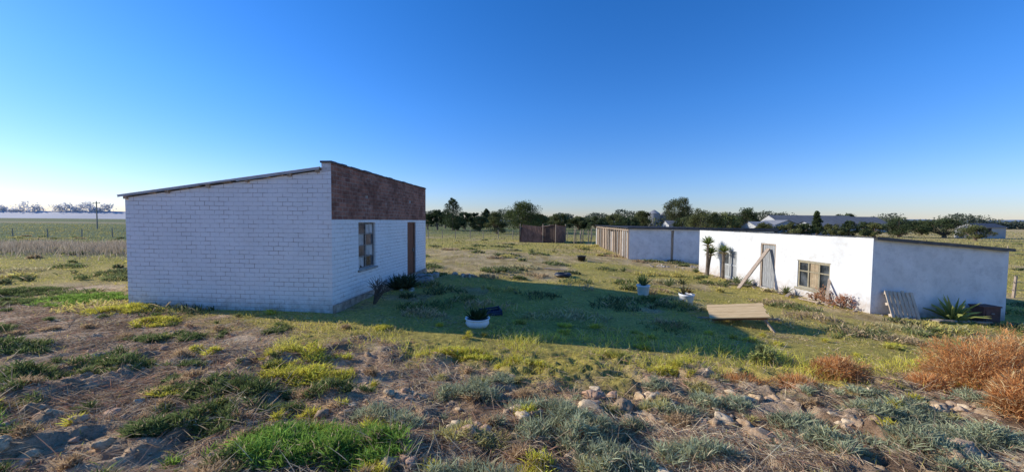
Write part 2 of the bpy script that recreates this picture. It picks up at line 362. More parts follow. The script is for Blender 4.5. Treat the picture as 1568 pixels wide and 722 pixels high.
def bush(name,cx,cy,rx,hh,n,col,w=.0065):
    a=R.uniform(0,2*np.pi,n); el=np.arcsin(R.random(n)); r=(.3+.7*R.random(n)**.6)*(.5+.95*fbm(np.cos(a)*2.6+cx,np.sin(a)*2.6+el*3,71))
    z0=g(cx,cy); x=cx+np.cos(a)*np.cos(el)*r*rx; y=cy+np.sin(a)*np.cos(el)*r*rx*.8; z=z0+np.sin(el)*r*hh*.95
    d=np.stack([np.cos(a)*np.cos(el),np.sin(a)*np.cos(el),np.sin(el)+.3],1)*.04+R.normal(size=(n,3))*.03
    f=fbm(x*7,z*7+y*3,72)[:,None]; c=np.array(col)*(.4+1.2*f); pale=R.random((n,1))<.22; c=np.where(pale,np.array([[.82,.55,.28]]),c)
    m=160; aa=R.uniform(0,2*np.pi,m); P=np.tile([[cx,cy,z0-.02]],(m,1))+R.normal(size=(m,3))*[.08,.08,0]
    dd=np.stack([np.cos(aa)*rx*.8,np.sin(aa)*rx*.7,hh*(.4+.5*R.random(m))],1)*(.6+.35*R.random((m,1)))
    return put(name,[blades(np.stack([x,y,z],1),d,w,c,.2,.4),blades(P,dd,.007,np.tile([[.40,.22,.11]],(m,1)),.1)],FOL)
RU=(.74,.35,.13)
for cx,cy,rx,hh,n in [(6.7,5.05,.80,.80,19000),(7.7,5.2,.85,.70,16000),(4.85,5.35,.40,.26,5000),(5.5,3.8,.38,.44,8000),(5.75,4.95,.3,.2,3000),(3.9,4.9,.35,.12,2600),(6.9,4.3,.4,.32,6000),(3.2,5.0,.3,.1,1500)]:
    bush('rust_coloured_bush',cx,cy,rx,hh,n,RU)
import bmesh
bmm=bmesh.new(); bmesh.ops.create_icosphere(bmm,subdivisions=3,radius=1); bmm.verts.ensure_lookup_table()
IV=np.array([v.co[:] for v in bmm.verts]); IF=np.array([[v.index for v in f.verts] for f in bmm.faces]); bmm.free()
def rocks(name,lst,cols,lift=.06):
    parts=[]
    for (x,y,s) in lst:
        o=R.random(3)*50; q=IV.copy()
        d=.5+.5*fbm(q[:,0]*1.6+o[0]+q[:,2],q[:,1]*1.6+o[1]-q[:,2]*.7,int(o[2]))+.9*(fbm(q[:,0]*3+o[0]+q[:,2]*2,q[:,1]*3+q[:,2]*3,81)-.5)
        for k in range(5):   # broken facets
            nn=R.normal(size=3); nn/=np.linalg.norm(nn); dd=(q*d[:,None])@nn; lim=R.uniform(.35,.6); ex=np.clip(dd-lim,0,None); q=q-(ex/np.maximum(d,.1))[:,None]*nn*.9
        q=q*d[:,None]*np.array([1,R.uniform(.6,1),R.uniform(.45,.75)])*s
        a=R.uniform(0,6.28); c,sn=math.cos(a),math.sin(a); q=np.stack([q[:,0]*c-q[:,1]*sn,q[:,0]*sn+q[:,1]*c,q[:,2]],1)
        q+=np.array([x,y,g(x,y)+s*lift]); cc=np.array(random.choice(cols))*R.uniform(.85,1.12)
        parts.append((q,np.tile(cc,(len(q),1)),IF.copy()))
    put(name,parts,M_ROCK)
lst=[]
for (x_,y_,s_) in [(-.5,3.1,.17),(1.0,3.65,.27),(2.2,3.5,.19),(-2.1,3.1,.14),(-4.2,3.25,.2),(5.0,4.0,.18),(.9,2.3,.15),(2.9,2.3,.15),(-.2,2.4,.12),(4.4,4.6,.15),(1.6,4.1,.17),(-3.6,2.5,.14),(3.0,4.2,.16),(-1.1,3.9,.1),(2.0,2.2,.13),(3.9,3.0,.16),(-5.4,3.6,.13),(.1,3.4,.13),(-.8,2.6,.12),(3.3,3.6,.14)]:
    for i in range(12): lst.append((x_+random.gauss(0,s_*1.3),y_+random.gauss(0,s_*.7),s_*random.uniform(.2,.9)))
for i in range(800):
    yy=math.exp(random.uniform(math.log(1.7),math.log(6.5))); xx=random.uniform(-1.5,1.5)*yy
    if brown_mask(xx,yy)>.35: lst.append((xx,yy,.014+.10*random.random()**4.5))
rocks('clay_clods',lst,[(.74,.54,.33),(.80,.63,.42),(.50,.36,.23),(.64,.46,.30),(.64,.42,.28)],.10)
rocks('field_stones',[(-3.0+random.uniform(-.3,.3),11.6+random.uniform(-.8,.8),random.uniform(.05,.12)) for i in range(16)]+[(-1.75+random.gauss(0,.25),14.1+random.gauss(0,.2),random.uniform(.1,.2)) for i in range(14)]+[(11.5+i*.19,11.15+random.uniform(-.1,.1),random.uniform(.06,.15)) for i in range(24)]+[(10.9+random.uniform(-.35,.2),random.uniform(11.6,20),random.uniform(.04,.12)) for i in range(70)],[(.50,.42,.33),(.64,.54,.42),(.36,.28,.22)])
# ------------------------------------------------------------ walls
def wallpanel(mb,p0,p1,zb,zt0,zt1,ops=(),th=.2,m=0,inner=True,split=None):
    p0=Vector((p0[0],p0[1],0));p1=Vector((p1[0],p1[1],0)); L=(p1-p0).length; d=(p1-p0)/L; n=Vector((d.y,-d.x,0))
    us=sorted({0,L,*[o[0] for o in ops],*[o[1] for o in ops]})
    zs=sorted({zb,*[o[2] for o in ops],*[o[3] for o in ops]}|({split[0]} if split else set()))
    P=lambda u,z,o=0: p0+d*u-n*o+Vector((0,0,z))
    top=lambda u: zt0+(zt1-zt0)*u/L
    for i in range(len(us)-1):
        u0,u1=us[i],us[i+1]
        for j in range(len(zs)):
            z0=zs[j]; last=j==len(zs)-1
            za,zc=(top(u0),top(u1)) if last else (zs[j+1],zs[j+1])
            um=(u0+u1)/2
            if any(o[0]<um<o[1] and o[2]<=z0+1e-6 and z0<o[3]-1e-6 for o in ops): continue
            mm=split[1] if (split and z0>=split[0]-1e-6) else m
            mb.quad([P(u0,z0),P(u1,z0),P(u1,zc),P(u0,za)],mm,[(u0,z0),(u1,z0),(u1,zc),(u0,za)])
            if inner: mb.quad([P(u1,z0,th),P(u0,z0,th),P(u0,za,th),P(u1,zc,th)],mm,[(u1,z0),(u0,z0),(u0,za),(u1,zc)])
    for a,b_,c,e in [o[:4] for o in ops]:
        mb.quad([P(a,c),P(a,e),P(a,e,th),P(a,c,th)],m,[(0,c),(0,e),(th,e),(th,c)])
        mb.quad([P(b_,e),P(b_,c),P(b_,c,th),P(b_,e,th)],m,[(0,e),(0,c),(th,c),(th,e)])
        mb.quad([P(a,e),P(b_,e),P(b_,e,th),P(a,e,th)],m,[(a,0),(b_,0),(b_,th),(a,th)])
        mb.quad([P(b_,c),P(a,c),P(a,c,th),P(b_,c,th)],m,[(b_,0),(a,0),(a,th),(b_,th)])
def sheet(name,parent,x0,x1,y0,y1,zf,mat,th=.015,amp=.012,pitch=.09,along='x'):
    mb=MB(); n=int(((y1-y0) if along=='x' else (x1-x0))/pitch*4)
    a0,a1=(x0,x1) if along=='x' else (y0,y1)
    def pt(a,i,dz):
        t=i/n; z=amp*math.sin(2*math.pi*i/4)+dz
        if along=='x': X_,Y_=a,y0+(y1-y0)*t
        else: X_,Y_=x0+(x1-x0)*t,a
        return (X_,Y_,zf(X_,Y_)+z)
    for i in range(n):
        mb.quad([pt(a0,i,th),pt(a1,i,th),pt(a1,i+1,th),pt(a0,i+1,th)])
        mb.quad([pt(a0,i,0),pt(a0,i+1,0),pt(a1,i+1,0),pt(a1,i,0)])
        for a in (a0,a1): mb.quad([pt(a,i,0),pt(a,i+1,0),pt(a,i+1,th),pt(a,i,th)])
    for i in (0,n): mb.quad([pt(a0,i,0),pt(a1,i,0),pt(a1,i,th),pt(a0,i,th)])
    return mb.obj(name,[mat],parent)
# ---- building 1
B1=empty('white_brick_outbuilding',(-4.0,8.11,0),-.08)
mb=MB()
W1,D1=5.0,6.6; rz=lambda x_,y_: 2.60+(x_+5.0)*(3.21-2.60)/4.78
wallpanel(mb,(-W1,0),(0,0),-.35,2.56,3.20,inner=False)
mb.quad([(-.22,-.0005,3.13),(0,-.0005,3.16),(0,-.0005,3.34),(-.22,-.0005,3.34)],0,[(0,0),(.22,0),(.22,.2),(0,.2)])
wallpanel(mb,(0,0),(0,D1),-.35,3.34,3.34,[(1.19,2.14,.82,2.03),(4.6,5.45,.02,2.03),(1.58,1.70,2.66,2.74),(4.78,4.90,2.70,2.78)],.22,0,True,(2.10,1))
wallpanel(mb,(0,D1),(-W1,D1),-.35,3.20,2.56,inner=False)
wallpanel(mb,(-W1,D1),(-W1,0),-.35,2.56,2.56,inner=False)
mb.obj('walls',[M_PB,M_BR],B1)
mb=MB(); 
y_=-.02
while y_<D1:
    l=random.uniform(.2,.24); h=random.choice([.035,.04,.03,.045]); mb.box((-.24+random.uniform(-.01,.01),y_,3.342),(.02+random.uniform(-.008,.01),min(y_+l-.006,D1+.02),3.342+h)); y_+=l
mb.obj('parapet_coping',[M_ROOF],B1)
mb=MB(); mb.box((.002,.0,-.35),(.05,D1+.01,.17)); mb.obj('foundation_plinth',[noisy('footing',(.22,.13,.09),(.52,.41,.31),6)],B1)
sheet('corrugated_roof',B1,-W1-.12,-.225,-.07,D1+.1,lambda a,b_:rz(a,b_)+.02,M_ROOFL)
mb=MB()
for q in (-4.95,-3.9,-2.9,-1.95,-.95,-.3):
    z=rz(q,0); mb.box((q-.04,-.05,z-.075),(q+.04,.3,z-.0))
for q in (-4.3,-3.5,-3.2,-2.45,-1.5,-1.2):
    z=rz(q,0); mb.box((q-.09,-.03,z-.03),(q+.1,.1,z+.004))
mb.obj('roof_purlins',[M_WOOD],B1)
mb=MB(); 
q=-W1-.1
while q<-.24:
    e=min(q+random.uniform(.7,1.1),-.23); o=random.uniform(-.012,.012); mb.quad([(q,-.075,rz(q,0)-.02+o),(e,-.075,rz(e,0)-.02+o),(e,-.075,rz(e,0)+.035),(q,-.075,rz(q,0)+.035)]); q=e
mb.obj('roof_edge_trim',[M_ROOFL],B1)
mb=MB(); wx=-.05; y0,y1,z0,z1=1.19,2.14,.82,2.03
mb.quad([(-.2,y0,z0),(-.2,y1,z0),(-.2,y1,z1),(-.2,y0,z1)],2)
fr=.035
for a,b_ in (((wx-.03,y0,z0),(wx,y1,z0+fr)),((wx-.03,y0,z1-fr),(wx,y1,z1)),((wx-.03,y0,z0+fr),(wx,y0+fr,z1-fr)),((wx-.03,y1-fr,z0+fr),(wx,y1,z1-fr)),((wx-.025,(y0+y1)/2-.02,z0+fr),(wx-.003,(y0+y1)/2+.02,z1-fr))): mb.box(a,b_,0)
for k in range(1,4):
    z=z0+(z1-z0)*k/4
    for a,b_ in ((y0+fr,(y0+y1)/2-.02),((y0+y1)/2+.02,y1-fr)): mb.box((wx-.022,a,z-.011),(wx-.006,b_,z+.011),0)
for k in range(4):
    for j in range(2):
        if (k,j) in ((1,1),(2,0),(0,0),(3,1)): continue
        a=y0+fr+j*(y1-y0-.05)/2; z=z0+fr+k*(z1-z0-.05)/4
        mb.quad([(wx-.016,a,z),(wx-.016,a+.42,z),(wx-.016,a+.42,z+.27),(wx-.016,a,z+.27)],1)
n=26
for (ya,yb,zb_) in ((y0+.03,y0+.42,z0+.05),(y0+.55,y1-.03,z0+.3)):
    for i in range(n):
        q=lambda i:( -.085+.012*math.sin(i*1.3), ya+(yb-ya)*i/n)
        a=q(i);b_=q(i+1); zz=zb_+.04*math.sin(i*.5)
        mb.quad([(a[0],a[1],zz),(b_[0],b_[1],zz),(b_[0],b_[1],z1-.05),(a[0],a[1],z1-.05)],3)
mb.box((-.0,y0-.05,z0-.06),(.05,y1+.05,z0-.003),4)
mb.obj('window',[M_STEEL,M_GLASS,M_DARK,M_CLOTH,M_CONC],B1)
mb=MB(); mb.box((-.12,4.66,.04),(-.08,5.39,1.98),0)
for k in range(5): mb.box((-.081,4.68+k*.142,.05),(-.070,4.80+k*.142,1.97),0)
for a,b_ in (((-.13,4.602,.02),(-.03,4.66,2.02)),((-.13,5.39,.02),(-.03,5.448,2.02)),((-.13,4.66,1.98),(-.03,5.39,2.028))): mb.box(a,b_,1)
mb.box((-.07,5.28,.95),(-.03,5.33,1.08),2); mb.obj('door',[M_WOODD,M_RUST,M_STEEL],B1)
mb=MB()
mb.box((.052,4.4,-.3),(.75,5.7,.0)); mb.box((.052,4.5,.0),(.42,5.6,.1)); mb.obj('doorstep',[M_CONC],B1,bevel=.02)
mb=MB()
for q in ((1.58,2.66),(4.78,2.70)): mb.quad([(-.1,q[0],q[1]),(-.1,q[0]+.12,q[1]),(-.1,q[0]+.12,q[1]+.08),(-.1,q[0],q[1]+.08)])
mb.obj('air_vents',[M_DARK],B1)
# ---- building 2
B2=empty('low_white_farm_building',(11.33,11.45,0),.055)
W2,D2=4.62,9.6; r2=lambda x_,y_:1.69-x_*.35/4.62
mb=MB()
inv=lambda a,b_:(D2-b_,D2-a)
ops=[(*inv(1.43,2.79),-.36,.66),(*inv(3.92,4.79),-.70,1.22),(*inv(6.33,7.56),-.70,.68)]
wallpanel(mb,(0,D2),(0,0),-1.3,1.66,1.66,ops,.2,0)
wallpanel(mb,(0,0),(W2,0),-1.5,1.66,1.31,(),.2,1,False)
wallpanel(mb,(W2,0),(W2,D2),-1.5,1.31,1.31,(),.2,1,False)
wallpanel(mb,(W2,D2),(0,D2),-1.5,1.31,1.66,(),.2,1,False)
mb.obj('walls',[M_PL,M_SH],B2)
sheet('corrugated_roof',B2,.04,W2+.06,-.10,D2+.05,lambda a,b_:r2(a,b_)-.02,M_ROOF,.02,.012,.1)
mb=MB(); x_=-.02
while x_<W2+.02:
    l=random.uniform(.5,.9); e=min(x_+l,W2+.05); z=r2(x_,0);z2=r2(e,0); o=random.uniform(0,.02)
    mb.quad([(x_,-.115-o,z-.075),(e,-.115-o,z2-.07-random.random()*.02),(e,-.115-o,z2+.02),(x_,-.115-o,z+.02)]); mb.quad([(x_,-.115-o,z+.02),(e,-.115-o,z2+.02),(e,.05,z2+.025),(x_,.05,z+.025)]); x_=e
mb.obj('roof_edge_boards',[M_ROOF],B2)
mb=MB(); y_=0
while y_<D2: 
    l=random.uniform(.25,.5); mb.box((-.02+random.uniform(-.01,.01),y_,1.662),(.06,min(y_+l,D2),1.672+random.uniform(0,.02))); y_+=l+random.choice([.004,.004,.15])
mb.obj('front_wall_capping',[M_ROOF],B2)
def win(mb,x,y0,y1,z0,z1):
    f=.06
    for a,b_ in (((x,y0,z0),(x+.06,y1,z0+f)),((x,y0,z1-f),(x+.06,y1,z1)),((x,y0,z0+f),(x+.06,y0+f,z1-f)),((x,y1-f,z0+f),(x+.06,y1,z1-f))): mb.box(a,b_,0)
    for k in (1,2):
        c=y0+(y1-y0)*k/3; mb.box((x+.003,c-.025,z0+f),(x+.057,c+.025,z1-f),0)
    mb.box((x+.01,y0+f,z0+.62),(x+.05,y1-f,z0+.66),0)
    mb.quad([(x+.05,y0,z0),(x+.05,y1,z0),(x+.05,y1,z1),(x+.05,y0,z1)],1)
    n=14; ya,yb=y0+.52,y0+.86
    for i in range(n):
        o0=.035+.006*math.sin(i*1.4); o1=.035+.006*math.sin((i+1)*1.4); a=ya+(yb-ya)*i/n; b_=ya+(yb-ya)*(i+1)/n
        mb.quad([(x+o0,a,z0+.07),(x+o1,b_,z0+.07),(x+o1,b_,z1-.07),(x+o0,a,z1-.07)],2)
mb=MB(); win(mb,.03,1.43,2.79,-.36,.66); mb.box((-.06,1.36,-.42),(.03,2.86,-.362),0)
mb.box((-.004,1.40,.665),(.06,2.82,.70),0); mb.obj('window',[M_CREAM,M_GLASS,noisy('tan_curtain',(.26,.19,.11),(.42,.32,.2),8)],B2)
mb=MB(); mb.box((.09,3.98,-.68),(.13,4.73,1.17),0)
for k in range(6): mb.box((.075,3.985+k*.125,-.67),(.09,4.10+k*.125,1.16),0)
for a,b_ in (((.02,3.922,-.7),(.12,3.98,1.21)),((.02,4.73,-.7),(.12,4.788,1.21)),((.02,3.98,1.17),(.12,4.73,1.218))): mb.box(a,b_,1)
mb.obj('door',[M_GREY,M_WOOD],B2)
mb=MB(); mb.box((.06,6.34,-.69),(.10,7.55,.67),0)
for yy in (6.36,6.93,7.46):
    mb.box((.035,yy,-.68),(.06,yy+.08,.66),1)
for zz in (-.66,-.05,.58): mb.box((.037,6.44,zz),(.058,7.46,zz+.07),1)
mb.quad([(.057,7.02,.03),(.057,7.45,.03),(.057,7.45,.57),(.057,7.02,.57)],2)
mb.obj('stable_door',[M_GREY,noisy('pale_grey_frame',(.3,.31,.31),(.5,.5,.49),6),M_GLASS],B2)
def beam(name,p,q,w,t,mat,parent=None):
    mb=MB(); p=Vector(p);q=Vector(q); d=q-p; L=d.length; rot=d.to_track_quat('X','Z').to_matrix().to_4x4(); M=Matrix.Translation(p)@rot
    mb.box((0,-w/2,-t/2),(L,w/2,t/2),0,M); return mb.obj(name,[mat],parent,bevel=.006)
beam('leaning_plank',(9.6,15.4,g(9.6,15.4)-.02),(11.07,15.75,1.0),.16,.05,M_WOOD)
beam('leaning_plank',(10.75,12.4,g(10.75,12.4)),(11.27,12.9,.15),.08,.03,M_WOOD)
# ---- building 3 (long shed)
B3=empty('long_livestock_shed',(8.5,26.5,0),-.07)
mb=MB()
wallpanel(mb,(0,0),(10,0),-1.2,1.62,1.5,[(2.95,3.15,-.75,1.5)],.2,0)
wallpanel(mb,(10,0),(10,14.5),-1.2,1.5,1.5,(),.2,0,False); wallpanel(mb,(10,14.5),(0,14.5),-1.2,1.5,1.62,(),.2,0,False)
mb.obj('walls',[M_SH],B3)
mb=MB(); mb.box((2.96,.08,-.8),(3.14,.12,1.49)); mb.obj('timber_post',[M_WOOD],B3)
cols=[M_GREY,M_RUST,M_WOOD,M_ROOFL,M_GREY,M_WOOD]
mb=MB(); y_=0
while y_<14.3:
    l=random.uniform(.6,1.1); zt=random.uniform(1.2,1.5); zb_=-.8+random.choice([0,0,.2]); k=random.choice([0,2,3,4,3,5]); dx=random.uniform(-.03,.03)
    nn=int(l/.06)
    if random.random()<.82:
        for i in range(nn):
            a=y_+i*.06; mb.quad([(dx+.02*(i%2),a,zb_),(dx+.02*((i+1)%2),a+.06,zb_),(dx+.02*((i+1)%2),a+.06,zt),(dx+.02*(i%2),a,zt)],k)
    mb.tube((-.06,y_,-1),(-.06,y_+.03,1.6),.05,.045,6,5); y_+=l
mb.tube((-.05,0,1.5),(-.05,14.4,1.5),.045,.045,6,5)
mb.obj('patched_iron_front',cols,B3)
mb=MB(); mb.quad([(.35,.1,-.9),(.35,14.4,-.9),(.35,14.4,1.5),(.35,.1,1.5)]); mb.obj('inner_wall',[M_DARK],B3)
sheet('corrugated_roof',B3,-.2,10.2,-.15,14.7,lambda a,b_:1.66-a*.012,M_ROOF,.03,.02,.2)
mb=MB(); mb.box((-.2,-.2,1.60),(10.2,-.152,1.74)); mb.obj('fascia',[M_ROOF],B3)
# ---- rusty shack
SH=empty('rusty_corrugated_shack',(1.0,44,0),0)
def iron(mb,p0,p1,z0,z1,z0b,z1b,m=0,lean=(0,0),pitch=.10):
    p0=Vector(p0);p1=Vector(p1);L=(p1-p0).length;d=(p1-p0)/L;nn=Vector((d.y,-d.x)); n=int(L/pitch)
    for i in range(n):
        t0,t1=i/n,(i+1)/n; o0=.012*(i%2);o1=.012*((i+1)%2)
        A=p0+d*L*t0+nn*o0;B=p0+d*L*t1+nn*o1; q=Vector(lean)
        mb.quad([(A.x,A.y,z0+(z0b-z0)*t0),(B.x,B.y,z0+(z0b-z0)*t1),(B.x+q.x,B.y+q.y,z1+(z1b-z1)*t1),(A.x+q.x,A.y+q.y,z1+(z1b-z1)*t0)],m)
mb=MB()
iron(mb,(-.1,.6),(2.7,0),-.75,1.65,-.75,1.40,0,(.35,.5)); 
iron(mb,(2.75,.2),(4.2,-.4),-.8,1.30,-.8,1.68,1,(0,0)); iron(mb,(4.2,-.4),(5.6,1.2),-.8,1.68,-.8,1.5,0)
iron(mb,(5.6,1.2),(5.5,4),-.8,1.5,-.8,1.3,0); iron(mb,(5.5,4),(0,4),-.8,1.3,-.8,1.3,0); iron(mb,(0,4),(-.1,.6),-.8,1.3,-.8,1.55,1)
mb.quad([(2.7,.1,1.42),(4.25,-.5,1.72),(5.7,1.2,1.55),(5.6,4,1.38),(2.7,4,1.4)],0)
for q in ((0,.9),(2.72,.1),(4.2,-.45),(5.62,1.2)): mb.tube((q[0],q[1],-.8),(q[0],q[1],1.75),.05,.05,6,2)
mb.obj('iron_sheets',[M_RUST,noisy('dark_rust',(.05,.03,.025),(.12,.075,.055),2),M_WOOD],SH)
def gable_house(name,x,y,w,d,hw,hr,roof,rz_=0,base=-.5,ridge='x'):
    E=empty(name,(x,y,base),rz_); mb=MB()
    if ridge=='x':
        mb.box((-w/2,-d/2,0),(w/2,d/2,hw),0)
        for sx in (-1,1): mb.quad([(sx*w/2,-d/2,hw),(sx*w/2,d/2,hw),(sx*w/2,0,hr-.02)],0)
        o=.3
        for a,b_ in ((-d/2-o,0),(d/2+o,0)):
            za=hw-o*(hr-hw)/(d/2)
            mb.quad([(-w/2-o,a,za+.05),(w/2+o,a,za+.05),(w/2+o,0,hr+.05),(-w/2-o,0,hr+.05)],1)
    else:
        mb.box((-w/2,-d/2,0),(w/2,d/2,hw),0)
        for sy in (-1,1): mb.quad([(-w/2,sy*d/2,hw),(w/2,sy*d/2,hw),(0,sy*d/2,hr-.02)],0)
        o=.3
        for a in (-w/2-o,w/2+o):
            za=hw-o*(hr-hw)/(w/2)
            mb.quad([(a,-d/2-o,za+.05),(a,d/2+o,za+.05),(0,d/2+o,hr+.05),(0,-d/2-o,hr+.05)],1)
    k=-w/2+1.2
    while k<w/2-1.2:
        mb.box((k,-d/2-.03,.9),(k+1,-d/2-.01,2.0),2); k+=3
    mb.obj('walls_and_roof',[M_PLF,roof,M_DARK],E); return E
M_PLF=noisy('far_white_wall',(.36,.36,.36),(.46,.46,.45),1)
M_GR=noisy('grey_roof',(.12,.125,.13),(.18,.18,.185),.8,.95); M_WR=noisy('pale_roof',(.22,.22,.23),(.29,.29,.29),.8,.95)
gable_house('farm_warehouse',97,120,26,10,2.8,5.2,M_GR); gable_house('farm_warehouse',116,125,16,9,2.6,5.0,M_GR)
gable_house('farmhouse',62,86,7,7,2.0,3.3,M_WR,0,-.5,'y'); gable_house('farmhouse',70,84,6,6,2.0,3.0,M_GR); gable_house('farmhouse',46,104,5,5,2.0,3.1,M_GR); gable_house('farmhouse',55,82,4,5,2.0,2.9,M_WR)
gable_house('dark_farm_shed',92,72,5,4,2.2,2.9,M_ROOF)
def silo(x,y,r,h):
    mb=MB(); mb.lathe([(r,0),(r,h*.8)],(x,y,-.5),20); mb.lathe([(r+.1,h*.8),(.3,h),(.001,h+.05)],(x,y,-.5),20); mb.obj('grain_silo',[M_WR],None,True)
silo(58,150,2.4,7.6); silo(63.5,152,2.4,7.0)
mb=MB(); P0=(-93,82); z=g(*P0); mb.tube((*P0,z-.5),(P0[0],P0[1],z+6.2),.13,.09,8); mb.box((P0[0]-.8,P0[1]-.05,z+5.7),(P0[0]+.8,P0[1]+.05,z+5.82))
for q in (-.7,0,.7): mb.tube((P0[0]+q,P0[1],z+5.82),(P0[0]+q,P0[1],z+6.0),.04,.03,6)
mb.obj('utility_pole',[M_WOOD])
def fence(name,x0,y0,x1,y1,n,h=1.3):
    mb=MB()
    for i in range(n+1):
        t=i/n; x_=x0+(x1-x0)*t+random.uniform(-.2,.2); y_=y0+(y1-y0)*t; z=g(x_,y_); mb.tube((x_,y_,z-.2),(x_+random.uniform(-.08,.08),y_,z+h*random.uniform(.85,1.1)),.06,.05,6)
    for k in (.35,.7,1.0): 
        za=g(x0,y0);zb_=g(x1,y1); mb.tube((x0,y0,za+h*k*.9),(x1,y1,zb_+h*k*.9),.014,.014,4)
    mb.obj(name,[M_WOOD])
fence('post_and_wire_fence',-14,52,30,56,22); fence('post_and_wire_fence',7.2,43,9.4,43.5,5,1.7); fence('post_and_wire_fence',-95,34,-16,60,26,1.1); fence('post_and_wire_fence',30,30,60,36,14,1.2)
fence('post_and_wire_fence',22,16,44,15,12,1.1)
# ------------------------------------------------------------ trees
def leaves(centres,rads,n,size,col,sq=.75):
    out=[]
    for c,r in zip(centres,rads):
        d=R.normal(size=(n,3)); d/=np.linalg.norm(d,axis=1,keepdims=True); p=np.array(c)+d*(r*R.random((n,1))**.45)*[1,1,sq]
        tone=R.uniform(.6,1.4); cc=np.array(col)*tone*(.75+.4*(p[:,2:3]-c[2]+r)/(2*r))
        D=R.normal(size=(n,3)); D/=np.linalg.norm(D,axis=1,keepdims=True); out.append(blades(p,D*size*R.uniform(.6,1.2,(n,1)),size*.7,cc,.1,.3,tri=True))
    return out
def tree(name,x,y,h,w,col,kind='round',dens=1.,size=None):
    z=g(x,y) if y<60 else -.5; cs=[];rs=[]
    mb=MB()
    K=int(28*dens)
    if kind=='conifer':
        mb.tube((x,y,z-.2),(x,y,z+h*.93),.18,.03,7)
        for i in range(34):
            t=(i+.5)/34; prof=min(1,t*3.5+.35)*(1-t)**.55; rr=w/2*prof*random.uniform(.55,1.1)+.1; a=i*2.4; cs.append((x+math.cos(a)*rr*.7,y+math.sin(a)*rr*.7,z+h*(.12+.84*t))); rs.append(max(.24*w*prof+.1,.3))
            mb.tube((x,y,cs[-1][2]-.2),cs[-1],.05,.02,5)
    else:
        lo=.12 if kind=='bush' else .35
        k=(x+random.uniform(-.3,.3),y,z+h*lo); mb.tube((x,y,z-.2),k,.05*w+.05,.035*w+.03,8)
        for i in range(K):
            a=random.uniform(0,6.28); t=random.random()**.8; zz=lo+(1-lo-.12)*t; prof=math.sin(math.pi*min(1,(.18+.75*t)))**.7
            rr=w/2*prof*random.uniform(.25,.88); p=(x+math.cos(a)*rr,y+math.sin(a)*rr,z+h*zz); r=random.uniform(.11,.20)*w*(.9 if kind=='bush' else .75)
            r=min(r,h*.2); cs.append(p); rs.append(r)
            if i%2==0:
                m_=tuple((k[j]+p[j])/2+random.uniform(-.2,.2) for j in range(3)); mb.tube(k,m_,.10,.06,5); mb.tube(m_,p,.06,.02,5)
    E=empty(name,(0,0,0)); mb.obj('trunk',[M_BARK],E)
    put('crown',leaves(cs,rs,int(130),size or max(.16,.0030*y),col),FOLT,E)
DGc=(.085,.11,.05); OG=(.16,.17,.07); LG=(.24,.25,.09)
def T(px,top,wp,D,kind='round',col=DGc,name='tree',dens=1.):
    x=(px-784)/560*D; hor=338+(px-784)*.0087; h=2.1+.5+(hor-top)/560*D; tree(name,x,D,h,wp/560*D,col,kind,dens)
T(693,302,42,90,'conifer',DGc,'pine_tree'); T(670,319,28,100,'round',DGc); T(712,322,26,105,'round',DGc); T(728,324,22,100,'round',DGc); T(745,319,22,110,'conifer',DGc,'pine_tree'); T(655,325,22,100,'round',DGc); T(682,327,26,120,'round',DGc)
T(762,323,42,72,'bush',OG,'bushy_tree',1.5); T(803,307,72,78,'bush',(.115,.14,.05),'bushy_tree',2.8); T(857,327,48,110,'bush',OG,'tree',1.4); T(886,331,44,115,'bush',OG,'tree',1.4); T(940,327,48,110,'bush',OG,'tree',1.4); T(983,321,36,108,'bush',OG,'tree',1.4)
T(825,326,42,85,'bush',OG,'bushy_tree',1.4); T(915,330,44,100,'bush',DGc); T(960,330,40,95,'bush',DGc); T(735,330,34,90,'bush',OG); T(700,330,36,95,'bush',DGc)
T(1037,299,58,108,'bush',(.12,.13,.06),'eucalyptus_tree',2.6); T(1073,317,54,85,'bush',OG,'bushy_tree',1.8); T(1103,323,48,85,'bush',LG,'bushy_tree',1.6); T(1145,315,40,100,'bush',DGc,'tree',1.6); T(1125,329,30,120,'bush',OG); T(1180,331,28,135,'round',OG)
T(1250,322,16,75,'conifer',DGc,'cypress_tree'); T(1300,337,30,74,'bush',DGc); T(1292,325,40,170,'round',DGc); T(1378,330,58,74,'bush',DGc,'bushy_tree',1.5); T(1412,338,30,90,'bush',OG); T(1445,333,58,72,'bush',DGc,'bushy_tree',1.3); T(1495,343,40,60,'bush',OG)
T(1210,340,44,70,'bush',OG); T(1170,339,40,72,'bush',OG,'tree',1.3); T(1340,341,36,72,'bush',OG); T(1275,342,34,68,'bush',OG); T(1325,338,30,78,'bush',DGc); T(1232,341,28,70,'bush',DGc); T(1045,333,40,90,'bush',DGc)
def line(name,x0,x1,y0,hmin,hmax,n,size,col,z0=-.5,zf=None,gap=0,mat=None):
    xx=R.uniform(x0,x1,n); hp=hmin+(hmax-hmin)*fbm(xx*.09,xx*0,91,5)**1.5*1.6
    if gap: k=fbm(xx*.05,xx*0+7,92,3)>gap; xx,hp=xx[k],hp[k]
    m=len(xx); zz=R.random(m)**.7*hp; yy=y0+R.normal(size=m)*4
    zb_=z0 if zf is None else zf(xx)
    c=np.array(col)*(.7+.6*fbm(xx*.3,zz,93)[:,None]); D=R.normal(size=(m,3))*size*.6
    put(name,[blades(np.stack([xx,yy,zb_+zz],1),D,size,c,.1,.25,tri=True)],mat or FOLT)
line('distant_tree_line',-80,420,240,2.5,9.5,38000,.9,(.15,.17,.12))
line('distant_tree_line',-60,150,150,1.2,5.2,13000,.6,(.15,.165,.085))
M_HAZETINT=noisy('haze_tinted_hill',(.44,.42,.42),(.52,.50,.50),.01)  # aerial haze painted into the hill's pale base colour
